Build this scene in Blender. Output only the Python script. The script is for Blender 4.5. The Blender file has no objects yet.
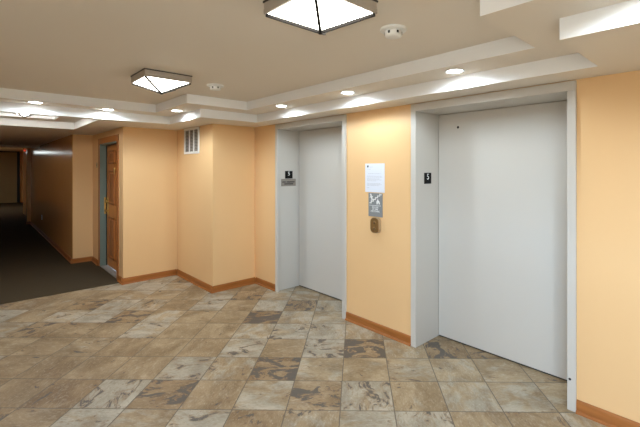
import bpy, bmesh, math, random
from mathutils import Vector, Matrix

random.seed(7)
SC = bpy.context.scene
COL = SC.collection

# ------------------------------------------------------------------ measures
EYE = 1.58                       # camera height
TH = 0.7722                      # heading: from +Y towards +X
Z1, Z2, Z3 = 2.164, 2.262, 2.358   # the three ceiling levels
WX = 2.815                       # elevator wall plane
CX_ = 2.80                       # front of the elevator casings
DX = 3.16                        # elevator door plane
HEAD = 2.094                     # elevator opening height

# ------------------------------------------------------------------ materials
def nodes_of(name):
    m = bpy.data.materials.new(name); m.use_nodes = True
    nt = m.node_tree
    return m, nt, nt.nodes, nt.links, nt.nodes['Principled BSDF']

def plain(name, col, rough=0.5, metal=0.0, bump=0.0, bscale=200.0, mottle=0.0, mscale=4.0, spec=0.5, bdist=0.001):
    m, nt, N, L, b = nodes_of(name)
    b.inputs['Base Color'].default_value = (*col, 1)
    b.inputs['Roughness'].default_value = rough
    b.inputs['Metallic'].default_value = metal
    b.inputs['Specular IOR Level'].default_value = spec
    tc = N.new('ShaderNodeTexCoord')
    if mottle > 0:
        n = N.new('ShaderNodeTexNoise'); n.inputs['Scale'].default_value = mscale; n.inputs['Detail'].default_value = 4
        L.new(tc.outputs['Object'], n.inputs['Vector'])
        mx = N.new('ShaderNodeMix'); mx.data_type = 'RGBA'
        mx.inputs['A'].default_value = (*[c * (1 - mottle) for c in col], 1)
        mx.inputs['B'].default_value = (*[min(1, c * (1 + mottle)) for c in col], 1)
        L.new(n.outputs['Fac'], mx.inputs['Factor']); L.new(mx.outputs['Result'], b.inputs['Base Color'])
    if bump > 0:
        n2 = N.new('ShaderNodeTexNoise'); n2.inputs['Scale'].default_value = bscale; n2.inputs['Detail'].default_value = 3
        L.new(tc.outputs['Object'], n2.inputs['Vector'])
        bp = N.new('ShaderNodeBump'); bp.inputs['Strength'].default_value = bump; bp.inputs['Distance'].default_value = bdist
        L.new(n2.outputs['Fac'], bp.inputs['Height']); L.new(bp.outputs['Normal'], b.inputs['Normal'])
    return m

def emit(name, col, strength):
    m = bpy.data.materials.new(name); m.use_nodes = True
    nt = m.node_tree; nt.nodes.clear()
    e = nt.nodes.new('ShaderNodeEmission'); o = nt.nodes.new('ShaderNodeOutputMaterial')
    e.inputs['Color'].default_value = (*col, 1); e.inputs['Strength'].default_value = strength
    nt.links.new(e.outputs[0], o.inputs[0])
    return m

def wood(name, dark, light, rough=0.35, along='Z', scale=14.0):
    m, nt, N, L, b = nodes_of(name)
    tc = N.new('ShaderNodeTexCoord'); mp = N.new('ShaderNodeMapping')
    sc = {'Z': (scale, scale, scale * .06), 'Y': (scale, scale * .06, scale), 'X': (scale * .06, scale, scale)}[along]
    mp.inputs['Scale'].default_value = sc
    n = N.new('ShaderNodeTexNoise'); n.inputs['Scale'].default_value = 2.0; n.inputs['Detail'].default_value = 7; n.inputs['Distortion'].default_value = 0.6
    cr = N.new('ShaderNodeValToRGB')
    cr.color_ramp.elements[0].position = .3; cr.color_ramp.elements[0].color = (*dark, 1)
    cr.color_ramp.elements[1].position = .7; cr.color_ramp.elements[1].color = (*light, 1)
    L.new(tc.outputs['Object'], mp.inputs['Vector']); L.new(mp.outputs['Vector'], n.inputs['Vector'])
    L.new(n.outputs['Fac'], cr.inputs['Fac']); L.new(cr.outputs['Color'], b.inputs['Base Color'])
    b.inputs['Roughness'].default_value = rough
    return m

LAMP = (0.90, 0.97, 1.0)
M = {}
M['wall'] = plain('peach_wall_paint', (0.82, 0.53, 0.265), .42, bump=.10, bscale=260, mottle=.02, mscale=1.5, spec=.35)
M['wall_gloss'] = plain('peach_gloss_wall_paint', (0.86, 0.46, 0.17), .16, bump=.02, bscale=60, mottle=.04, mscale=2.0, spec=.45)
M['wall_dim'] = plain('low_bounce_wall', (0.38, 0.26, 0.15), .5)  # dark colour invented to cut bounce off the unseen rear wall
M['ceiling'] = plain('ceiling_paint', (0.81, 0.74, 0.65), .8, bump=.08, bscale=300, spec=.2)
M['tray'] = plain('lit_tray_edge', (0.88, 0.875, 0.87), .7, bump=.05, bscale=300, spec=.25)  # ceiling colour whitened to paint in the direct light on tray edges
M['frame'] = plain('grey_frame_paint', (0.585, 0.55, 0.50), .45, bump=.03, bscale=300, spec=.3)
M['panel'] = plain('elevator_panel_paint', (0.585, 0.55, 0.50), .45, bump=.03, bscale=400, spec=.3)
M['dark'] = plain('black_gap', (0.012, 0.011, 0.010), .6)
M['carpet'] = plain('carpet_pile', (0.078, 0.060, 0.038), .95, bump=.9, bscale=420, mottle=.35, mscale=160, spec=.05, bdist=.004)
M['base'] = wood('oak_baseboard', (0.30, 0.098, 0.018), (0.43, 0.155, 0.034), .5, 'Y')
M['basex'] = wood('oak_baseboard_cross', (0.30, 0.098, 0.018), (0.43, 0.155, 0.034), .35, 'X')
M['casing'] = wood('oak_casing', (0.30, 0.095, 0.020), (0.44, 0.155, 0.034), .4, 'Z')
M['door'] = wood('oak_door', (0.48, 0.165, 0.028), (0.68, 0.265, 0.055), .35, 'Z')
M['jamb'] = plain('grey_green_jamb_paint', (0.175, 0.225, 0.195), .5)
M['sill'] = plain('grey_threshold', (0.24, 0.225, 0.20), .5, mottle=.1, mscale=30)
M['brass'] = plain('old_brass', (0.62, 0.42, 0.14), .3, 1.0)
M['bronze'] = plain('brown_bronze', (0.30, 0.17, 0.06), .38, .55, mottle=.1, mscale=60)
M['bronze_side'] = plain('pale_bronze', (0.50, 0.38, 0.24), .35, .5)  # lighter than the bronze of the call panel face
M['pewter'] = plain('brushed_pewter', (0.46, 0.41, 0.36), .42, .2, mottle=.10, mscale=25)
M['pewter_dark'] = plain('dark_pewter', (0.035, 0.03, 0.028), .5)
M['muntin'] = plain('lens_strip', (0.03, 0.028, 0.027), .8, 0, spec=.1)
M['white'] = plain('white_plastic', (0.80, 0.79, 0.76), .4)
M['whitemetal'] = plain('white_enamel', (0.82, 0.80, 0.76), .35)
M['louver'] = plain('dusty_louver', (0.33, 0.285, 0.23), .5)
M['black'] = plain('black_plate', (0.008, 0.008, 0.008), .6, spec=.15)
M['signwhite'] = plain('white_lettering', (0.85, 0.85, 0.84), .5)
M['signgrey'] = plain('grey_sign_plate', (0.235, 0.245, 0.25), .45)
M['plaque'] = plain('taupe_plaque', (0.27, 0.235, 0.20), .4)
M['ink'] = plain('black_ink', (0.03, 0.028, 0.028), .6)
M['fadeink'] = plain('grey_print', (0.50, 0.51, 0.55), .6)
M['paper'] = plain('white_paper', (0.76, 0.79, 0.88), .6)
M['lens'] = emit('lit_glass', (1.0, 0.965, 0.86), 4.3)
M['lens_far'] = emit('lit_glass_corridor', (0.99, 1.0, 0.95), 15.0)
M['bulb'] = emit('lit_bulb', (0.88, 0.97, 1.0), 9.0)
M['tube'] = emit('lit_tube_panel', (0.90, 1.0, 1.0), 1.15)
M['redlamp'] = emit('red_sign_face', (1.0, 0.05, 0.02), .25)

def pane_glass():
    m = bpy.data.materials.new('window_glass'); m.use_nodes = True
    nt = m.node_tree; nt.nodes.clear(); N = nt.nodes
    tr = N.new('ShaderNodeBsdfTransparent'); gl = N.new('ShaderNodeBsdfGlossy'); mx = N.new('ShaderNodeMixShader'); o = N.new('ShaderNodeOutputMaterial')
    gl.inputs['Roughness'].default_value = .02; mx.inputs[0].default_value = .06
    nt.links.new(tr.outputs[0], mx.inputs[1]); nt.links.new(gl.outputs[0], mx.inputs[2]); nt.links.new(mx.outputs[0], o.inputs[0])
    return m
M['glass'] = pane_glass()

def slate():
    m, nt, N, L, b = nodes_of('slate_tiles')
    uvt = N.new('ShaderNodeUVMap'); uvt.uv_map = 'tile'
    uvg = N.new('ShaderNodeUVMap'); uvg.uv_map = 'grain'
    at = N.new('ShaderNodeVertexColor'); at.layer_name = 'tone'
    sep = N.new('ShaderNodeSeparateColor'); L.new(at.outputs['Color'], sep.inputs[0])
    def noise(scale, detail, dist, stretch=(1, 1, 1), rough=.6):
        mp = N.new('ShaderNodeMapping'); mp.inputs['Scale'].default_value = stretch
        L.new(uvg.outputs['UV'], mp.inputs['Vector'])
        n = N.new('ShaderNodeTexNoise'); n.inputs['Scale'].default_value = scale; n.inputs['Detail'].default_value = detail
        n.inputs['Distortion'].default_value = dist; n.inputs['Roughness'].default_value = rough
        L.new(mp.outputs['Vector'], n.inputs['Vector'])
        return n.outputs['Fac']
    def math_(op, a, c, clamp=False):
        n = N.new('ShaderNodeMath'); n.operation = op; n.use_clamp = clamp
        for i, v in enumerate((a, c)):
            if v is None: continue
            if isinstance(v, (int, float)): n.inputs[i].default_value = v
            else: L.new(v, n.inputs[i])
        return n.outputs[0]
    def step(x, lo, hi):
        n = N.new('ShaderNodeMapRange'); n.interpolation_type = 'SMOOTHSTEP'
        n.inputs['From Min'].default_value = lo; n.inputs['From Max'].default_value = hi
        L.new(x, n.inputs['Value'])
        return n.outputs['Result']
    def mix(f, a, c):
        n = N.new('ShaderNodeMix'); n.data_type = 'RGBA'
        for k, v in (('Factor', f), ('A', a), ('B', c)):
            if isinstance(v, tuple): n.inputs[k].default_value = (*v, 1)
            elif isinstance(v, (int, float)): n.inputs[k].default_value = v
            else: L.new(v, n.inputs[k])
        return n.outputs['Result']
    G, R, D = sep.outputs[0], sep.outputs[1], sep.outputs[2]
    n1 = noise(1.1, 5, .6, (1, 1.5, 1), .55)
    n2 = noise(4.2, 10, 1.0, (1, 2.0, 1), .66)
    n3 = noise(1.7, 9, .7, (1, 1.5, 1), .62)
    n4 = noise(13.0, 8, .4, (1, 2.2, 1), .72)
    n5 = noise(1.9, 12, .8, (1, 1.8, 1), .70)
    tan = mix(step(n1, .28, .72), (0.275, 0.196, 0.104), (0.49, 0.385, 0.25))
    rust = mix(step(n1, .28, .72), (0.185, 0.112, 0.054), (0.365, 0.250, 0.132))
    grey = mix(step(n1, .28, .72), (0.32, 0.288, 0.228), (0.51, 0.472, 0.39))
    c = mix(R, tan, rust)
    # grey clouds: the more grey the tile, the larger they are
    gx = math_('ADD', n3, math_('MULTIPLY', math_('SUBTRACT', G, .5), .50))
    c = mix(math_('MULTIPLY', step(gx, .44, .68), .9), c, grey)
    # pale flakes and brown streaks of the cleft face
    c = mix(math_('MULTIPLY', step(n2, .52, .70), .34), c, (0.64, 0.57, 0.46))
    c = mix(math_('MULTIPLY', step(n2, .48, .33), .34), c, (0.20, 0.120, 0.060))
    c = mix(math_('MULTIPLY', step(n4, .53, .66), .36), c, (0.66, 0.61, 0.51))
    c = mix(math_('MULTIPLY', step(n4, .47, .34), .38), c, (0.155, 0.112, 0.070))
    # dark slate patches
    dx = math_('ADD', n5, math_('MULTIPLY', D, .17))
    c = mix(math_('MULTIPLY', step(dx, .57, .645), .55), c, (0.27, 0.160, 0.075))
    c = mix(math_('MULTIPLY', step(dx, .635, .655), .88), c, (0.098, 0.092, 0.088))
    # grout
    sp = N.new('ShaderNodeSeparateXYZ'); L.new(uvt.outputs['UV'], sp.inputs[0])
    def edge(v):
        return math_('MINIMUM', v, math_('SUBTRACT', 1.0, v))
    e = math_('MINIMUM', edge(sp.outputs[0]), edge(sp.outputs[1]))
    e = math_('ADD', e, math_('MULTIPLY', math_('SUBTRACT', n4, .5), .010))
    g = step(e, .0065, .0125)
    c = mix(g, (0.150, 0.122, 0.090), c)
    L.new(c, b.inputs['Base Color'])
    r = N.new('ShaderNodeMapRange'); r.inputs['To Min'].default_value = .34; r.inputs['To Max'].default_value = .58
    L.new(n2, r.inputs['Value']); L.new(r.outputs['Result'], b.inputs['Roughness'])
    b.inputs['Specular IOR Level'].default_value = .38
    h = math_('ADD', math_('MULTIPLY', g, .6), math_('ADD', math_('MULTIPLY', n2, .5), math_('MULTIPLY', n4, .22)))
    bp = N.new('ShaderNodeBump'); bp.inputs['Strength'].default_value = .55; bp.inputs['Distance'].default_value = .004
    L.new(h, bp.inputs['Height']); L.new(bp.outputs['Normal'], b.inputs['Normal'])
    return m
M['slate'] = slate()

# ------------------------------------------------------------------ mesh helpers
class MB:
    """collects shapes, then links them as ONE mesh object"""
    def __init__(s): s.bm = bmesh.new()
    def box(s, x0, x1, y0, y1, z0, z1, bevel=0.0, seg=2):
        t = bmesh.new()
        bmesh.ops.create_cube(t, size=1)
        for v in t.verts:
            v.co = Vector((x0 + (v.co.x + .5) * (x1 - x0), y0 + (v.co.y + .5) * (y1 - y0), z0 + (v.co.z + .5) * (z1 - z0)))
        if bevel > 0:
            bmesh.ops.bevel(t, geom=t.edges[:], offset=bevel, segments=seg, affect='EDGES', profile=.5)
        s._add(t); return s
    def prism(s, pts, axis, a0, a1):
        """pts: 2D outline in the two other axes (cyclic order), extruded along axis from a0 to a1"""
        def P(u, v, a):
            return {'x': (a, u, v), 'y': (u, a, v), 'z': (u, v, a)}[axis]
        t = bmesh.new()
        A = [t.verts.new(P(u, v, a0)) for u, v in pts]; B = [t.verts.new(P(u, v, a1)) for u, v in pts]
        n = len(pts)
        t.faces.new(A); t.faces.new(B[::-1])
        for i in range(n): t.faces.new((A[i], B[i], B[(i + 1) % n], A[(i + 1) % n]))
        bmesh.ops.recalc_face_normals(t, faces=t.faces[:])
        s._add(t); return s
    def lathe(s, prof, centre, seg=40, axis='z', smooth=True):
        """prof: (radius, height) list revolved about an axis through centre"""
        t = bmesh.new(); rings = []
        def P(r, h, a):
            u, v = r * math.cos(a), r * math.sin(a)
            d = {'z': (u, v, h), 'x': (h, u, v), 'y': (u, h, v)}[axis]
            return Vector(centre) + Vector(d)
        for r, h in prof:
            if r < 1e-6: rings.append([t.verts.new(P(0, h, 0))])
            else: rings.append([t.verts.new(P(r, h, 2 * math.pi * i / seg)) for i in range(seg)])
        for a, c in zip(rings, rings[1:]):
            for i in range(seg):
                j = (i + 1) % seg
                if len(a) == 1 and len(c) == 1: continue
                if len(a) == 1: t.faces.new((a[0], c[i], c[j]))
                elif len(c) == 1: t.faces.new((a[i], c[0], a[j]))
                else: t.faces.new((a[i], c[i], c[j], a[j]))
        bmesh.ops.recalc_face_normals(t, faces=t.faces[:])
        for f in t.faces: f.smooth = smooth
        s._add(t); return s
    def bar(s, p, q, w, h):
        """a square bar from p to q"""
        p, q = Vector(p), Vector(q); d = (q - p)
        z = d.normalized(); x = z.cross(Vector((0, 0, 1))) if abs(z.z) < .99 else Vector((1, 0, 0)); x.normalize(); y = z.cross(x)
        t = bmesh.new()
        A = [t.verts.new(p + x * a * w / 2 + y * c * h / 2) for a, c in ((-1, -1), (1, -1), (1, 1), (-1, 1))]
        B = [t.verts.new(q + x * a * w / 2 + y * c * h / 2) for a, c in ((-1, -1), (1, -1), (1, 1), (-1, 1))]
        t.faces.new(A); t.faces.new(B[::-1])
        for i in range(4): t.faces.new((A[i], B[i], B[(i + 1) % 4], A[(i + 1) % 4]))
        bmesh.ops.recalc_face_normals(t, faces=t.faces[:])
        s._add(t); return s
    def _add(s, t):
        me = bpy.data.meshes.new('tmp'); t.to_mesh(me); t.free(); s.bm.from_mesh(me); bpy.data.meshes.remove(me)
    def mesh(s, me, mat):
        me.transform(mat); s.bm.from_mesh(me); bpy.data.meshes.remove(me); return s
    def build(s, name, mat, parent=None):
        """parent is a thing (Empty) or a part; coordinates were given in the world"""
        me = bpy.data.meshes.new(name); s.bm.to_mesh(me); s.bm.free()
        me.materials.append(mat)
        o = bpy.data.objects.new(name, me); COL.objects.link(o)
        if parent is None:
            lo = Vector(map(min, zip(*[v.co for v in me.vertices]))); hi = Vector(map(max, zip(*[v.co for v in me.vertices])))
            org = Vector(((lo.x + hi.x) / 2, (lo.y + hi.y) / 2, lo.z))
            me.transform(Matrix.Translation(-org)); o.location = org
            o['wo'] = tuple(org)
        else:
            org = Vector(parent['wo'])
            me.transform(Matrix.Translation(-org)); o.parent = parent
            o['wo'] = tuple(org)
        return o

def thing(name, label, cat, loc, group=None, kind=None):
    o = bpy.data.objects.new(name, None); COL.objects.link(o)
    o.empty_display_size = .05; o.location = loc; o['wo'] = tuple(loc)
    o['label'] = label; o['category'] = cat
    if group: o['group'] = group
    if kind: o['kind'] = kind
    return o

def tag(o, label, cat, group=None):
    o['label'] = label; o['category'] = cat
    if group: o['group'] = group
    return o

def struct(mb, name, mat, label=None, cat=None):
    o = mb.build(name, mat); o['kind'] = 'structure'
    if label: o['label'] = label
    if cat: o['category'] = cat
    return o

def copy_thing(root, loc, label):
    r = root.copy(); COL.objects.link(r); r.location = loc; r['label'] = label; r['wo'] = tuple(loc)
    for ch in [o for o in bpy.data.objects if o.parent == root]:
        c = ch.copy(); COL.objects.link(c); c.parent = r
        for g in [o for o in bpy.data.objects if o.parent == ch]:
            d = g.copy(); COL.objects.link(d); d.parent = c
    return r

def glyphs(text, size, align='CENTER', depth=.0006):
    cu = bpy.data.curves.new('txt', 'FONT'); cu.body = text; cu.size = size; cu.align_x = align; cu.align_y = 'CENTER'
    cu.extrude = depth; cu.resolution_u = 3
    o = bpy.data.objects.new('txt', cu); COL.objects.link(o)
    dg = bpy.context.evaluated_depsgraph_get(); dg.update()
    me = bpy.data.meshes.new_from_object(o.evaluated_get(dg))
    bpy.data.objects.remove(o); bpy.data.curves.remove(cu)
    return me

def on_x(x, y, z):      # lettering on a wall that faces -X
    return Matrix(((0, 0, -1, x), (-1, 0, 0, y), (0, 1, 0, z), (0, 0, 0, 1)))
def on_y(x, y, z):      # lettering on a face that looks towards -Y
    return Matrix(((1, 0, 0, x), (0, 0, -1, y), (0, 1, 0, z), (0, 0, 0, 1)))

# ------------------------------------------------------------------ floor of slate tiles
TS = .2248 * EYE
YAW = .0131
TX, TZ = -.0669 * EYE, 2.5058 * EYE
def tile_to_world(i, j):
    u, w = i * TS + TX, j * TS + TZ
    xr = math.cos(YAW) * u + math.sin(YAW) * w; d = -math.sin(YAW) * u + math.cos(YAW) * w
    return (xr * math.cos(TH) + d * math.sin(TH), -xr * math.sin(TH) + d * math.cos(TH))

# seen tiles, by column from the middle and row from the far end: grey, rust, dark
SEEN = {
 (0, 3): (.85, .0, .42), (1, 3): (.25, .25, .05), (2, 3): (.60, .0, .0), (3, 3): (.60, .2, .0), (4, 3): (.3, .3, .05),
 (-1, 3): (.35, .4, .50), (-2, 3): (.62, .2, .0), (-3, 3): (.30, .5, .0), (-4, 3): (.15, .8, .62), (-5, 3): (.90, .0, .40), (-6, 3): (.25, .9, .25), (-7, 3): (.1, .6, .0),
 (0, 2): (.35, .15, .0), (1, 2): (.60, .0, .28), (2, 2): (.45, .1, .1), (3, 2): (.45, .3, .0), (4, 2): (.4, .3, .1),
 (-1, 2): (.45, .1, .0), (-2, 2): (.05, .75, .85), (-3, 2): (.50, .3, .30), (-4, 2): (.90, .0, .32), (-5, 2): (.15, .35, .0), (-6, 2): (.25, .5, .1), (-7, 2): (.1, .6, .0), (-8, 2): (.2, .6, .0),
 (0, 1): (.15, .5, .90), (1, 1): (.55, .0, .0), (2, 1): (.15, .55, .50), (-1, 1): (.90, .0, .52), (-2, 1): (.2, .4, .0), (-3, 1): (.85, .0, .40), (-4, 1): (.2, .55, .05), (-5, 1): (.2, .3, .0), (-6, 1): (.15, .6, .1), (-7, 1): (.4, .4, .3), (-8, 1): (.1, .6, .0),
 (0, 0): (.55, .1, .0), (1, 0): (.5, .2, .0), (-1, 0): (.80, .0, .0), (-2, 0): (.75, .0, .38), (-3, 0): (.65, .1, .0), (-4, 0): (.2, .4, .0), (-5, 0): (.15, .4, .0), (-6, 0): (.70, .1, .3), (-7, 0): (.2, .5, .0), (-8, 0): (.2, .5, .2),
 (-1, -1): (.6, .1, .0), (-2, -1): (.55, .3, .0), (-3, -1): (.05, .8, .95), (-4, -1): (.3, .4, .0), (-5, -1): (.2, .4, .0), (-6, -1): (.60, .1, .0), (-7, -1): (.2, .7, .7), (-8, -1): (.8, .0, .2),
 (-1, -2): (.7, .0, .2), (-2, -2): (.2, .6, .62), (-3, -2): (.80, .0, .0), (-4, -2): (.3, .5, .0), (-5, -2): (.75, .1, .2), (-6, -2): (.2, .6, .0), (-7, -2): (.6, .1, .35), (-9, -2): (.2, .8, .7),
 (0, 4): (.75, .0, .15), (1, 4): (.85, .0, .45), (2, 4): (.35, .35, .05), (3, 4): (.3, .4, .1), (-1, 4): (.5, .3, .2), (-2, 4): (.15, .6, .2), (-3, 4): (.85, .1, .3), (-4, 4): (.5, .3, .0),
}
def floor():
    bm = bmesh.new()
    uvt = bm.loops.layers.uv.new('tile'); uvg = bm.loops.layers.uv.new('grain'); ct = bm.loops.layers.float_color.new('tone')
    rng = random.Random(21)
    vs = {}
    def vert(i, j):
        if (i, j) not in vs:
            x, y = tile_to_world(i, j); vs[(i, j)] = bm.verts.new((x, y, 0))
        return vs[(i, j)]
    for i in range(-22, 18):
        for j in range(-16, 14):
            x, y = tile_to_world(i + .5, j + .5)
            rnd = [rng.random() for _ in range(6)]
            if not (-2.9 < x < 3.45 and -3.2 < y < 6.45): continue
            f = bm.faces.new((vert(i, j), vert(i + 1, j), vert(i + 1, j + 1), vert(i, j + 1)))
            # grid row between the lines r and r+1 of the photograph
            tone = SEEN.get((i, -(j + 1)))
            if tone is None:
                p = rnd[0]
                tone = (.2 + .4 * rnd[1], .3 + .4 * rnd[2], .0) if p < .5 else ((.6 + .3 * rnd[1], .1, .25 * rnd[2]) if p < .85 else (.15, .6, .6))
            k = int(rnd[3] * 2); ox, oy = rnd[4] * 60, rnd[5] * 60
            for l, (u, v) in zip(f.loops, ((0, 0), (1, 0), (1, 1), (0, 1))):
                l[uvt].uv = (u, v)
                a, c = (u, v) if k == 0 else (v, 1 - u)
                if k == 1 and rnd[3] > .78: a, c = v, u
                # the dark cracks run across the tile
                if tone[2] > .8: a, c = u, v
                l[uvg].uv = (a + ox, c + oy)
                l[ct] = (*tone, 1)
    me = bpy.data.meshes.new('floor'); bm.to_mesh(me); bm.free()
    me.materials.append(M['slate'])
    o = bpy.data.objects.new('floor', me); COL.objects.link(o); o['kind'] = 'structure'
    o['label'] = 'lobby floor of tan, grey and dark slate tiles laid diagonally'; o['category'] = 'floor'
floor()
struct(MB().box(-2.3, 1.476, 6.105, 7.9, .0005, .006), 'floor_carpet', M['carpet'], 'dark brown carpet at the mouth of the corridor', 'carpet')
bpy.data.objects['floor_carpet'].name = 'floor_carpet_front'
struct(MB().box(-.30, 1.8, 7.9, 24.2, -.02, .006), 'floor_carpet_corridor', M['carpet'], 'dark brown carpet running down the corridor', 'carpet')

# ------------------------------------------------------------------ ceiling in three levels
def inside(poly, x, y):
    r = False
    for (x0, y0), (x1, y1) in zip(poly, poly[1:] + poly[:1]):
        if (y0 > y) != (y1 > y) and x < (x1 - x0) * (y - y0) / (y1 - y0) + x0: r = not r
    return r
LOW = [(2.54, .60), (2.54, 4.30), (1.83, 4.30), (1.83, 5.25), (-1.7, 5.25), (-1.7, -1.9), (1.90, -1.9), (1.90, .60)]
UP = [(2.26, .84), (2.26, 4.045), (1.575, 4.045), (1.575, 4.99), (-1.43, 4.99), (-1.43, -1.64), (1.62, -1.64), (1.62, .84)]
FLOW = [(-.17, 5.37), (1.06, 5.37), (1.06, 6.91), (-.17, 6.91)]
FUP = [(.09, 5.63), (.80, 5.63), (.80, 6.65), (.09, 6.65)]
def level(x, y):
    if inside(UP, x, y) or inside(FUP, x, y): return Z3
    if inside(LOW, x, y) or inside(FLOW, x, y): return Z2
    if y > 12.5: return 2.42
    return Z1
def ceiling():
    xs = sorted({p[0] for q in (LOW, UP, FLOW, FUP) for p in q} | {-2.3, 2.95})
    ys = sorted({p[1] for q in (LOW, UP, FLOW, FUP) for p in q} | {-2.6, 8.0, 12.5, 24.2})
    bm = bmesh.new()
    lv = {}
    for i in range(len(xs) - 1):
        for j in range(len(ys) - 1):
            lv[i, j] = level((xs[i] + xs[i + 1]) / 2, (ys[j] + ys[j + 1]) / 2)
    def quad(*p): bm.faces.new([bm.verts.new(q) for q in p])
    for (i, j), z in lv.items():
        x0, x1, y0, y1 = xs[i], xs[i + 1], ys[j], ys[j + 1]
        quad((x0, y0, z), (x0, y1, z), (x1, y1, z), (x1, y0, z))
        for (di, dj, a, c) in ((1, 0, (x1, y0), (x1, y1)), (0, 1, (x1, y1), (x0, y1))):
            z2 = lv.get((i + di, j + dj))
            if z2 is not None and z2 != z:
                quad((*a, z), (*c, z), (*c, z2), (*a, z2))
    bmesh.ops.remove_doubles(bm, verts=bm.verts[:], dist=1e-5)
    for f in bm.faces:                      # whiter colour on upright tray edges stands in for the stronger light there
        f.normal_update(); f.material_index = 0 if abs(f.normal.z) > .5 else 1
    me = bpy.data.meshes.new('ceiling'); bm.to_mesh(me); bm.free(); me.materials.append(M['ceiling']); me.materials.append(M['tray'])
    o = bpy.data.objects.new('ceiling', me); COL.objects.link(o); o['kind'] = 'structure'
    o['label'] = 'pale ceiling stepping up in two shallow trays'; o['category'] = 'ceiling'
ceiling()
struct(MB().box(-.30, 1.19, 12.40, 12.50, 2.105, 2.20), 'trim_corridor_beam', M['ceiling'], 'pale shallow beam across the corridor ceiling', 'beam')

# ------------------------------------------------------------------ walls
W = M['wall']
TOP = 2.45
struct(MB().box(WX, 2.95, -2.6, .81, 0, TOP), 'wall_right', W, 'peach wall right of the wide elevator', 'wall')
struct(MB().box(WX, 2.95, 2.09, 2.985, 0, TOP), 'wall_middle', W, 'peach wall between the two elevators', 'wall')
struct(MB().box(WX, 2.95, 4.275, 4.90, 0, TOP), 'wall_niche', W, 'narrow peach wall left of the farther elevator', 'wall')
struct(MB().box(WX, 2.95, .81, 2.09, HEAD + .05, TOP), 'wall_header', W)
struct(MB().box(WX, 2.95, 2.985, 4.275, HEAD + .05, TOP), 'wall_header_far', W)
struct(MB().box(2.195, 2.80, 4.795, 6.08, 0, TOP, .004, 2), 'wall_chase', W, 'projecting peach wall block carrying the white air vent', 'wall')
struct(MB().box(1.475, 2.22, 6.0, 6.14, 0, TOP, .004, 2), 'wall_end', W, 'peach wall between the vent and the wooden door', 'wall')
b = MB(); b.box(1.475, 1.63, 6.12, 6.30, 0, TOP); b.box(1.475, 1.63, 7.36, 8.0, 0, TOP); b.box(1.475, 1.63, 6.29, 7.37, 1.985, TOP)
struct(b, 'wall_doorway', W, 'peach wall holding the wooden apartment door', 'wall')
struct(MB().box(1.195, 1.48, 7.90, 8.05, 0, TOP), 'wall_return', W, 'peach wall end facing the lobby at the corridor mouth', 'wall')
struct(MB().box(1.19, 1.32, 7.902, 14.4, 0, 2.44), 'wall_corridor', M['wall_gloss'], 'glossy brownish wall along the right of the corridor', 'wall')
struct(MB().box(1.10, 1.32, 14.4, 14.6, 0, 2.44), 'wall_pilaster', M['wall_gloss'], 'pilaster on the corridor wall', 'wall')
struct(MB().box(1.28, 1.42, 14.6, 18.2, 0, 2.44), 'wall_corridor_far', M['wall_gloss'], 'dim far stretch of corridor wall', 'wall')
struct(MB().box(1.75, 1.85, 18.0, 24.2, 0, 2.44), 'wall_corridor_recess', M['wall_gloss'])
struct(MB().box(1.42, 1.80, 18.0, 18.2, 0, 2.44), 'wall_corridor_recess_side', M['wall_gloss'])
struct(MB().box(-.42, -.30, 7.9, 24.2, 0, 2.44), 'wall_corridor_left', M['wall_gloss'])
struct(MB().box(-.42, 1.85, 24.2, 24.3, 0, 2.5), 'wall_corridor_end', M['wall_gloss'], 'dark end wall of the corridor', 'wall')
struct(MB().box(-2.4, -.42, 7.9, 8.05, 0, TOP), 'wall_left_end', W)
b = MB(); b.box(-2.42, -2.3, -2.6, -2.40, 0, TOP); b.box(-2.42, -2.3, -.20, 8.0, 0, TOP); b.box(-2.42, -2.3, -2.40, -.20, 0, 1.05); b.box(-2.42, -2.3, -2.40, -.20, 2.08, TOP)
struct(b, 'wall_opposite', W)
t = thing('added_window', 'unseen window added for cool daylight, across from the elevators behind the viewer', 'window', (-2.36, -1.3, 1.05), kind='structure')  # unseen opening, added to send cool daylight onto the right side
f = MB()
for y in (-2.40, -1.325, -.25): f.box(-2.40, -2.32, y, y + .05, 1.05, 2.08, .004)
f.box(-2.40, -2.32, -2.40, -.20, 1.05, 1.10, .004); f.box(-2.40, -2.32, -2.40, -.20, 2.03, 2.08, .004)
f.build('window_frame', M['whitemetal'], t)
MB().box(-2.362, -2.358, -2.39, -.21, 1.06, 2.07).build('pane', M['glass'], t)
pl = bpy.data.lights.new('window_portal', 'AREA'); pl.shape = 'RECTANGLE'; pl.size = .98; pl.size_y = 2.1; pl.cycles.is_portal = True
po = bpy.data.objects.new('window_portal', pl); COL.objects.link(po); po.location = (-2.34, -1.3, 1.565); po.rotation_euler = (0, -math.pi / 2, 0)
struct(MB().box(-2.4, 2.95, -2.72, -2.6, 0, TOP), 'wall_behind', M['wall_dim'])

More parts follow.
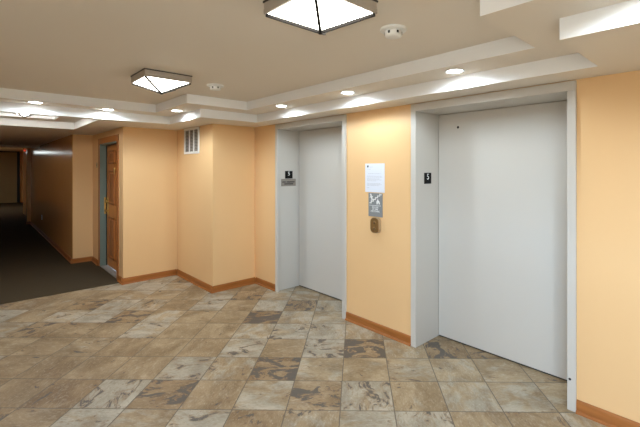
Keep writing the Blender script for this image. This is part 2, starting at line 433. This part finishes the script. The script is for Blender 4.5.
# ------------------------------------------------------------------ baseboards with a shoe moulding
PROF = [(0, 0), (.026, 0), (.025, .008), (.020, .015), (.013, .0185), (.0115, .068), (.009, .078), (.004, .083), (0, .083)]
def base_x(name, x, y0, y1, label=None):      # along Y on a wall facing -X
    struct(MB().prism([(x - d, h) for d, h in PROF], 'y', y0, y1), name, M['base'], label, 'baseboard' if label else None)
def base_y(name, y, x0, x1, label=None):      # along X on a wall facing -Y
    struct(MB().prism([(y - d, h) for d, h in PROF], 'x', x0, x1), name, M['basex'], label, 'baseboard' if label else None)
base_x('baseboard_right', WX, -2.6, .785, 'orange oak baseboard right of the wide elevator')
base_x('baseboard_middle', WX, 2.114, 2.959, 'orange oak baseboard between the two elevators')
base_x('baseboard_niche', WX, 4.287, 4.782, 'short orange oak baseboard left of the farther elevator')
base_y('baseboard_return', 4.795, 2.169, 2.802, 'orange oak baseboard on the block end beside the farther elevator')
base_x('baseboard_chase', 2.195, 4.769, 5.988, 'orange oak baseboard under the air vent')
base_y('baseboard_end', 6.0, 1.449, 2.182, 'orange oak baseboard between vent corner and wooden door')
base_x('baseboard_door', 1.475, 5.974, 6.218)
base_x('baseboard_door_far', 1.475, 7.442, 7.888)
base_y('baseboard_corridor_mouth', 7.9, 1.164, 1.462, 'orange oak baseboard at the corridor mouth')
base_x('baseboard_corridor', 1.19, 7.874, 14.39, 'dark oak baseboard along the corridor wall')
base_y('baseboard_pilaster', 14.4, 1.08, 1.178)

# ------------------------------------------------------------------ elevators
def elevator(n, y0, y1, near, far, label):
    """opening y0..y1, casing widths near (right in the photo) and far"""
    t = thing('door_%d' % n, label, 'elevator door', (2.98, (y0 + y1) / 2, 0), kind='structure')
    c = .0025
    f = MB()
    f.box(CX_, DX + .05, y1, y1 + far, 0, HEAD, c)
    f.box(CX_, DX + .05, y0 - near, y0, 0, HEAD, c)
    if n == 2: f.box(CX_ - .001, 2.83, 4.236, 4.286, 0, HEAD, c)
    f.build('jamb', M['frame'], t)
    MB().box(CX_ - .001, DX + .05, y0 - near, y1 + far, HEAD, HEAD + .064, c).build('header', M['frame'], t)
    MB().box(DX, DX + .04, y0 + .004, y1 - (.005 if n == 1 else .013), .013, HEAD - .004, .002).build('door_panel', M['panel'], t)
    s = MB().box(DX + .012, DX + .2, y0, y1, -.01, .018)
    s.box(DX + .041, DX + .05, y0 - .02, y1 + .02, 0, HEAD + .02)
    s.build('door_gap', M['dark'], t)
    return t
e1 = elevator(1, .839, 2.060, .053, .053, 'wide pale grey elevator door with a tiny key hole near its top')
MB().lathe([(0, -.0015), (.011, -.0015), (.012, .001)], (DX, 1.852, 1.961), 20, 'x').build('key_hole', M['dark'], e1)
MB().lathe([(0, -.004), (.007, -.004), (.009, .001)], (CX_, .822, .205), 12, 'x').build('screw', M['pewter_dark'], e1)
e2 = elevator(2, 3.016, 4.268, .056, .018, 'pale grey elevator door of the farther car, beside the air vent block')

# ------------------------------------------------------------------ oak apartment door
d = thing('door_3', 'orange oak panelled apartment door in a grey green frame', 'door', (1.53, 6.83, 0), kind='structure')
c = MB(); c.box(1.463, 1.478, 7.352, 7.432, .0, 2.075, .003); c.box(1.463, 1.478, 6.222, 6.302, 0, 2.075, .003); c.box(1.462, 1.478, 6.222, 7.432, 1.985, 2.075, .003)
c.build('casing', M['casing'], d)
j = MB(); j.box(1.470, 1.66, 7.342, 7.362, 0, 1.99, .002); j.box(1.470, 1.66, 6.298, 6.318, 0, 1.99, .002); j.box(1.470, 1.66, 6.298, 7.362, 1.968, 1.99, .002)
j.build('door_frame', M['jamb'], d)
MB().box(1.474, 1.66, 6.318, 7.342, .0, .016, .003).build('threshold', M['sill'], d)
s = MB(); s.box(1.568, 1.610, 6.322, 7.336, .024, 1.962, .002)
slab = s.build('door_leaf', M['door'], d)
g = MB(); g.box(1.556, 1.569, 7.330, 7.3425, .016, 1.968); g.box(1.556, 1.569, 6.318, 6.326, .016, 1.968); g.box(1.556, 1.569, 6.318, 7.342, 1.962, 1.969)
g.build('weather_seal', M['dark'], d)
MB().box(1.528, 1.556, 7.336, 7.343, .85, 1.125, .002).build('strike_plate', M['brass'], d)
for (z0, z1) in ((1.66, 1.88), (1.02, 1.56), (.16, .82)):
    for (y0, y1) in ((6.43, 6.78), (6.87, 7.20)):
        p = MB()
        p.box(1.558, 1.570, y0, y0 + .028, z0, z1, .003); p.box(1.558, 1.570, y1 - .028, y1, z0, z1, .003)
        p.box(1.558, 1.570, y0, y1, z0, z0 + .028, .003); p.box(1.558, 1.570, y0, y1, z1 - .028, z1, .003)
        p.box(1.561, 1.570, y0 + .05, y1 - .05, z0 + .05, z1 - .05, .006)
        p.build('panel_moulding', M['casing'], slab)
hs = MB().box(1.562, 1.569, 7.225, 7.285, .84, 1.125, .003).build('handle_plate', M['brass'], d)
MB().lathe([(0, -.030), (.020, -.030), (.026, -.018), (.026, 0)], (1.564, 7.255, 1.062), 20, 'x').build('deadbolt', M['brass'], hs)
lv = MB().lathe([(0, -.045), (.011, -.045), (.011, -.012), (.024, -.010), (.024, 0)], (1.564, 7.255, .915), 20, 'x')
lv.bar((1.526, 7.262, .915), (1.526, 7.145, .910), .016, .018)
lv.build('lever', M['brass'], hs)
k = MB().lathe([(0, -.02), (.018, -.018), (.022, 0)], (1.566, 6.825, 1.585), 16, 'x')
k.box(1.548, 1.558, 6.805, 6.845, 1.50, 1.58, .006)
k.build('knocker', M['brass'], d)
MB().lathe([(0, -.004), (.010, -.003), (.011, .002)], (1.566, 6.825, 1.655), 14, 'x').build('peephole', M['brass'], d)

# dim door and frame at the end of the corridor
d4 = thing('door_4', 'plain tan door at the dark end of the corridor', 'door', (1.0, 24.15, 0), kind='structure')
MB().box(.40, 1.48, 24.13, 24.20, .01, 2.37, .004).build('door_leaf', plain('tan_door_paint', (.42, .33, .16), .6), d4)
f = MB(); f.box(1.48, 1.58, 24.08, 24.20, 0, 2.42, .004); f.box(.30, .40, 24.08, 24.20, 0, 2.42, .004); f.box(.30, 1.58, 24.08, 24.20, 2.37, 2.42, .004)
f.build('door_frame', M['pewter_dark'], d4)

# ------------------------------------------------------------------ pyramid ceiling lights
def pyramid_light(cx, cy, size, label, lens, group='pyramid ceiling lights', drop=.141):
    t = thing('pyramid_ceiling_light', label, 'ceiling light', (cx, cy, Z3), group)
    h = size / 2; zt = Z3; zb = Z3 - .060; za = Z3 - drop
    MB().box(cx - h - .003, cx + h + .003, cy - h - .003, cy + h + .003, zt - .008, zt + .001).build('shadow_gap_plate', M['pewter_dark'], t)  # black plate paints the shadow gap between frame and ceiling
    f = MB(); w = .012
    for a0, a1 in ((zb, zb + .022), (zb + .0235, zt - .008)):       # two bands with a groove between
        q = 0 if a0 == zb else .0015
        f.box(cx - h + q, cx - h + w, cy - h + q, cy + h - q, a0, a1); f.box(cx + h - w, cx + h - q, cy - h + q, cy + h - q, a0, a1)
        f.box(cx - h + w, cx + h - w, cy - h + q, cy - h + w, a0, a1); f.box(cx - h + w, cx + h - w, cy + h - w, cy + h - q, a0, a1)
    f.build('frame', M['pewter'], t)
    g = bmesh.new(); hh = h - .008
    cs = [g.verts.new((cx + a * hh, cy + c * hh, zb + .001)) for a, c in ((-1, -1), (1, -1), (1, 1), (-1, 1))]
    ap = g.verts.new((cx, cy, za))
    for i in range(4): g.faces.new((cs[i], ap, cs[(i + 1) % 4]))
    bmesh.ops.recalc_face_normals(g, faces=g.faces[:])
    m = MB(); m._add(g); m.build('glass_shade', lens, t)
    r = MB()
    for a, c in ((-1, -1), (1, -1), (1, 1), (-1, 1)):
        r.bar((cx + a * hh, cy + c * hh, zb - .004), (cx, cy, za - .004), .012, .014)
    r.build('ridge_strip', M['muntin'], t)
    MB().lathe([(0, -.013), (.009, -.012), (.012, -.006), (.010, .006)], (cx, cy, za), 12).build('finial', M['muntin'], t)
    return t
pyramid_light(1.150, 1.385, .372, 'lit pyramid ceiling light nearest the smoke detector, cut by the top edge', M['lens'])
pyramid_light(1.125, 3.425, .362, 'lit pyramid ceiling light seen whole above the lobby', M['lens'])
pyramid_light(.445, 6.14, .33, 'small lit pyramid light in the ceiling tray at the corridor mouth', M['lens_far'])

# long fluorescent fixture hung far down the corridor; the glossy wall mirrors it
t = thing('fluorescent_fixture', 'long lit fluorescent fixture far down the corridor', 'ceiling light', (.27, 20.2, 2.42))
MB().box(-.03, .57, 18.9, 21.5, 2.27, 2.421, .004).build('housing', M['whitemetal'], t)
MB().box(.0, .54, 18.93, 21.47, 2.255, 2.272).build('diffuser', M['tube'], t)

# ------------------------------------------------------------------ recessed downlights
def downlight(x, y, label, watts):
    t = thing('recessed_downlight', label, 'downlight', (x, y, Z2), 'recessed downlights')
    MB().lathe([(.052, .0005), (.068, .0005), (.070, -.002), (.066, -.005), (.055, -.004), (.052, .0005)], (x, y, Z2), 40).build('trim_ring', M['whitemetal'], t)
    MB().lathe([(0, -.0075), (.030, -.0065), (.052, -.002)], (x, y, Z2), 32).build('bulb', M['bulb'], t)
    ld = bpy.data.lights.new('downlight_beam', 'SPOT'); ld.energy = watts; ld.color = (.74, .89, 1.0)
    ld.spot_size = math.radians(177); ld.spot_blend = .42; ld.shadow_soft_size = .045
    lo = bpy.data.objects.new('downlight_beam', ld); COL.objects.link(lo); lo.parent = t; lo.location = (0, 0, -.045)
    return t
DW = 6.0
downlight(2.395, 1.430, 'lit recessed downlight above the wide elevator', DW)
downlight(2.385, 2.495, 'lit recessed downlight above the notice between the elevators', DW)
downlight(2.375, 3.519, 'lit recessed downlight above the farther elevator', DW)
downlight(1.699, 4.651, 'lit recessed downlight before the air vent', DW)
downlight(1.101, 5.115, 'lit recessed downlight nearest the wooden door', DW)
downlight(.456, 5.085, 'leftmost lit recessed downlight, before the dark corridor', DW)
downlight(1.760, .250, 'lit recessed downlight in the step just right of the view', DW)

# ------------------------------------------------------------------ smoke detectors
def detector(x, y, label):
    t = thing('smoke_detector', label, 'smoke detector', (x, y, Z3), 'smoke detectors')
    MB().lathe([(.045, .0), (.073, .0), (.0745, -.003), (.0735, -.011), (.069, -.0135), (.046, -.014)], (x, y, Z3), 48).build('base_plate', M['white'], t)
    MB().lathe([(.044, -.013), (.047, -.018), (.047, -.038), (.042, -.045), (.025, -.048), (0, -.048)], (x, y, Z3), 48).build('sensor_head', M['white'], t)
    face = math.atan2(-y, -x)
    for k in range(6):
        a = face + math.radians(30 + 60 * k)
        cx, cy = x + .0465 * math.cos(a), y + .0465 * math.sin(a)
        tx, ty = -math.sin(a), math.cos(a)
        MB().bar((cx - tx * .006, cy - ty * .006, Z3 - .028), (cx + tx * .006, cy + ty * .006, Z3 - .028), .004, .014).build('sensor_slot', M['dark'], t)
detector(1.668, 1.378, 'round white smoke detector close to the large pyramid light')
detector(1.605, 3.45, 'small distant white smoke detector by the inner corner of the ceiling step')

# ------------------------------------------------------------------ air vent
t = thing('air_vent', 'white framed wall air vent with brown louvers just under the ceiling', 'air vent', (2.195, 5.465, 1.79))
y0, y1, z0, z1 = 5.195, 5.700, 1.795, 2.158
f = MB(); w = .030
f.box(2.180, 2.197, y0, y0 + w, z0, z1, .003); f.box(2.180, 2.197, y1 - w, y1, z0, z1, .003)
f.box(2.1795, 2.197, y0, y1, z0, z0 + w, .003); f.box(2.1795, 2.197, y0, y1, z1 - w, z1, .003)
f.build('frame', M['whitemetal'], t)
for k in (1, 2):
    yy = y0 + w + (y1 - y0 - 2 * w) * k / 3
    MB().box(2.182, 2.197, yy - .010, yy + .010, z0 + w, z1 - w, .002).build('mullion', M['whitemetal'], t)
l = MB(); n = 15
for k in range(n):
    zz = z0 + w + (z1 - z0 - 2 * w) * (k + .5) / n
    l.prism([(2.185, zz - .008), (2.187, zz - .009), (2.196, zz + .006), (2.194, zz + .007)], 'y', y0 + w - .002, y1 - w + .002)
l.build('louvers', M['louver'], t)
MB().box(2.1945, 2.1965, y0 + .01, y1 - .01, z0 + .01, z1 - .01).build('backing', M['dark'], t)

# ------------------------------------------------------------------ signs
def floor_sign(x, y, z, w, h, label, size):
    t = thing('floor_number_sign', label, 'sign', (x, y, z - h / 2), 'floor number signs')
    MB().box(x - w / 2, x + w / 2, y - .005, y + .001, z - h / 2, z + h / 2, .0015).build('plate', M['black'], t)
    MB().mesh(glyphs('5', size), on_y(x, y - .0055, z + .012)).build('numeral', M['signwhite'], t)
floor_sign(2.983, 2.060, 1.497, .108, .100, 'black floor sign with white 5 on the jamb of the wide elevator', .076)
floor_sign(3.000, 4.268, 1.507, .118, .100, 'black floor sign with white 5 above the taupe plaque at the farther elevator', .072)

t = thing('wall_plaque', 'taupe plaque with two lines of black print below a floor sign', 'plaque', (2.996, 4.268, 1.357))
MB().box(2.881, 3.111, 4.2625, 4.269, 1.357, 1.452, .0015).build('plate', M['plaque'], t)
b = MB(); rng = random.Random(4)
for zc, xs in ((1.412, ((2.903, 2.958), (2.972, 3.104))), (1.386, ((2.934, 3.076),))):
    for a, c in xs:
        x = a
        while x < c - .006:
            wd = rng.uniform(.007, .010)
            b.box(x - .007, x - .007 + wd, 4.2615, 4.263, zc - .0075, zc + .0075); x += wd + .003
b.build('printed_text', M['ink'], t)

t = thing('notice_paper', 'white printed notice taped on the wall between the elevators', 'paper', (WX, 2.56, 1.353))
MB().box(WX - .0025, WX + .0005, 2.432, 2.687, 1.354, 1.636).build('sheet', M['paper'], t)
b = MB()
b.box(WX - .0032, WX - .002, 2.640, 2.660, 1.598, 1.617)
b.build('letterhead_mark', M['ink'], t)
rng = random.Random(9)
for zc, a, c in ((1.601, 2.585, 2.628), (1.580, 2.612, 2.660), (1.536, 2.478, 2.645), (1.512, 2.470, 2.660), (1.502, 2.462, 2.660), (1.486, 2.490, 2.660), (1.476, 2.470, 2.660), (1.466, 2.540, 2.660),
                 (1.440, 2.480, 2.660), (1.430, 2.470, 2.660), (1.420, 2.500, 2.660), (1.396, 2.632, 2.660)):
    y = c; b = MB()
    while y > a + .004:
        wd = rng.uniform(.012, .030)
        b.box(WX - .0031, WX - .002, max(a, y - wd), y, zc - .0018, zc + .0018); y -= wd + .005
    b.build('text_line', M['fadeink'], t)

t = thing('stair_sign', 'grey sign with white stair and flame pictogram under the paper notice', 'sign', (WX, 2.548, 1.113))
MB().box(WX - .006, WX + .001, 2.457, 2.640, 1.116, 1.347, .003).build('plate', M['signgrey'], t)
X_ = WX - .0070
b = MB()
# flight of steps rising to the right
n = 5
pts_lo = (2.624, 1.244); pts_hi = (2.484, 1.334)
for k in range(n):
    ya = pts_lo[0] + (pts_hi[0] - pts_lo[0]) * k / n; yb = pts_lo[0] + (pts_hi[0] - pts_lo[0]) * (k + 1) / n
    za = pts_lo[1] + (pts_hi[1] - pts_lo[1]) * k / n; zb = pts_lo[1] + (pts_hi[1] - pts_lo[1]) * (k + 1) / n
    b.box(X_, WX - .005, yb, ya, za, za + .009); b.box(X_, WX - .005, yb, yb + .010, za, zb + .009)
b.box(X_, WX - .005, 2.466, 2.490, 1.330, 1.339)
b.build('stairs_symbol', M['signwhite'], t)
b = MB()
b.lathe([(0, -.0005), (.0095, -.0005), (.0095, .001)], (X_ + .0005, 2.607, 1.330), 14, 'x')
b.bar((X_ + .0008, 2.603, 1.322), (X_ + .0008, 2.592, 1.290), .0012, .018)
b.bar((X_ + .0008, 2.592, 1.292), (X_ + .0008, 2.572, 1.272), .0012, .009); b.bar((X_ + .0008, 2.594, 1.292), (X_ + .0008, 2.603, 1.268), .0012, .008)
b.bar((X_ + .0008, 2.600, 1.316), (X_ + .0008, 2.578, 1.308), .0012, .007); b.bar((X_ + .0008, 2.604, 1.314), (X_ + .0008, 2.620, 1.300), .0012, .007)
b.build('figure_symbol', M['signwhite'], t)
b = MB()
b.prism([(2.530, 1.238), (2.534, 1.262), (2.524, 1.275), (2.514, 1.292), (2.504, 1.274), (2.494, 1.266), (2.488, 1.250), (2.492, 1.238), (2.500, 1.240), (2.506, 1.254), (2.512, 1.258), (2.516, 1.244), (2.520, 1.238)], 'x', X_, WX - .005)
b.build('flame_symbol', M['signwhite'], t)
MB().box(X_, WX - .005, 2.474, 2.624, 1.2235, 1.2275).build('rule_line', M['signwhite'], t)
b = MB()
for zc, tx in ((1.208, 'IN CASE'), (1.188, 'OF FIRE'), (1.168, 'USE STAIRS')):
    b.mesh(glyphs(tx, .023), on_x(WX - .0065, 2.549, zc))
b.build('lettering', M['signwhite'], t)

# ------------------------------------------------------------------ elevator call buttons
t = thing('call_button_panel', 'small bronze elevator call panel with two buttons below the stair sign', 'call panel', (WX, 2.527, .965))
def rounded(y0, y1, z0, z1, r, n=8):
    out = []
    for cy, cz, a0 in ((y1 - r, z1 - r, 0), (y0 + r, z1 - r, 90), (y0 + r, z0 + r, 180), (y1 - r, z0 + r, 270)):
        for k in range(n + 1):
            a = math.radians(a0 + 90 * k / n); out.append((cy + r * math.cos(a), cz + r * math.sin(a)))
    return out
MB().prism(rounded(2.477, 2.584, .963, 1.110, .038), 'x', WX - .034, WX + .001).build('housing', M['bronze_side'], t)
MB().prism(rounded(2.480, 2.581, .966, 1.107, .036), 'x', WX - .040, WX - .033).build('face_plate', M['bronze'], t)
for z in (1.065, 1.008):
    bt = MB().lathe([(0, -.006), (.012, -.006), (.015, -.003), (.015, .001)], (WX - .040, 2.528, z), 24, 'x').build('button', M['bronze'], t)
    MB().lathe([(0, -.0012), (.007, -.0012), (.007, .001)], (WX - .046, 2.525, z - .003), 16, 'x').build('button_mark', M['dark'], bt)

# ------------------------------------------------------------------ small things on the far walls
t = thing('doorbell_plate', 'tiny brown doorbell plate beside the wooden door', 'doorbell', (1.475, 7.56, 1.60))
MB().box(1.467, 1.476, 7.535, 7.585, 1.605, 1.690, .002).build('plate', M['bronze_side'], t)
MB().lathe([(0, -.004), (.008, -.003), (.009, .001)], (1.467, 7.56, 1.648), 16, 'x').build('push_button', M['dark'], t)
t = thing('wall_outlet', 'small pale outlet low on the dark corridor wall', 'outlet', (1.19, 11.92, .36))
MB().box(1.184, 1.191, 11.87, 11.99, .36, .475, .002).build('cover_plate', M['white'], t)
for z in (.392, .442):
    MB().box(1.1825, 1.185, 11.91, 11.95, z - .014, z + .014, .001).build('socket', M['louver'], t)
t = thing('exit_light', 'tiny red glowing light high at the far end of the corridor', 'exit light', (1.28, 17.4, 2.19))
MB().box(1.235, 1.285, 17.38, 17.44, 2.19, 2.25, .004).build('housing', M['whitemetal'], t)
MB().box(1.240, 1.280, 17.372, 17.382, 2.197, 2.243).build('lit_face', M['redlamp'], t)

for o in bpy.data.objects:
    if 'wo' in o: del o['wo']

# ------------------------------------------------------------------ world, camera, view
w = bpy.data.worlds.new('World'); SC.world = w; w.use_nodes = True
wn, wl = w.node_tree.nodes, w.node_tree.links
wt = wn.new('ShaderNodeTexCoord'); ws = wn.new('ShaderNodeSeparateXYZ'); wr = wn.new('ShaderNodeValToRGB')
wl.new(wt.outputs['Generated'], ws.inputs[0]); wl.new(ws.outputs['Z'], wr.inputs['Fac']); wl.new(wr.outputs['Color'], wn['Background'].inputs['Color'])
wr.color_ramp.elements[0].position = 0.0; wr.color_ramp.elements[0].color = (.10, .11, .11, 1)       # the ground outside
wr.color_ramp.elements[1].position = .03; wr.color_ramp.elements[1].color = (.56, .77, 1.0, 1)       # the sky
wn['Background'].inputs['Strength'].default_value = 16.0

cam = bpy.data.cameras.new('camera'); co = bpy.data.objects.new('camera', cam); COL.objects.link(co)
cam.sensor_fit = 'HORIZONTAL'; cam.sensor_width = 36; cam.lens = 388.1 / 640 * 36
cam.shift_x = -(351.2 - 320) / 640; cam.shift_y = -(213.5 - 169.2) / 640
co.location = (0, 0, EYE); co.rotation_euler = (math.pi / 2, 0, -TH)
cam.clip_start = .02
SC.camera = co
SC.view_settings.view_transform = 'Standard'; SC.view_settings.look = 'None'
SC.view_settings.gamma = 1; SC.view_settings.use_curve_mapping = False
SC.view_settings.exposure = 1.74
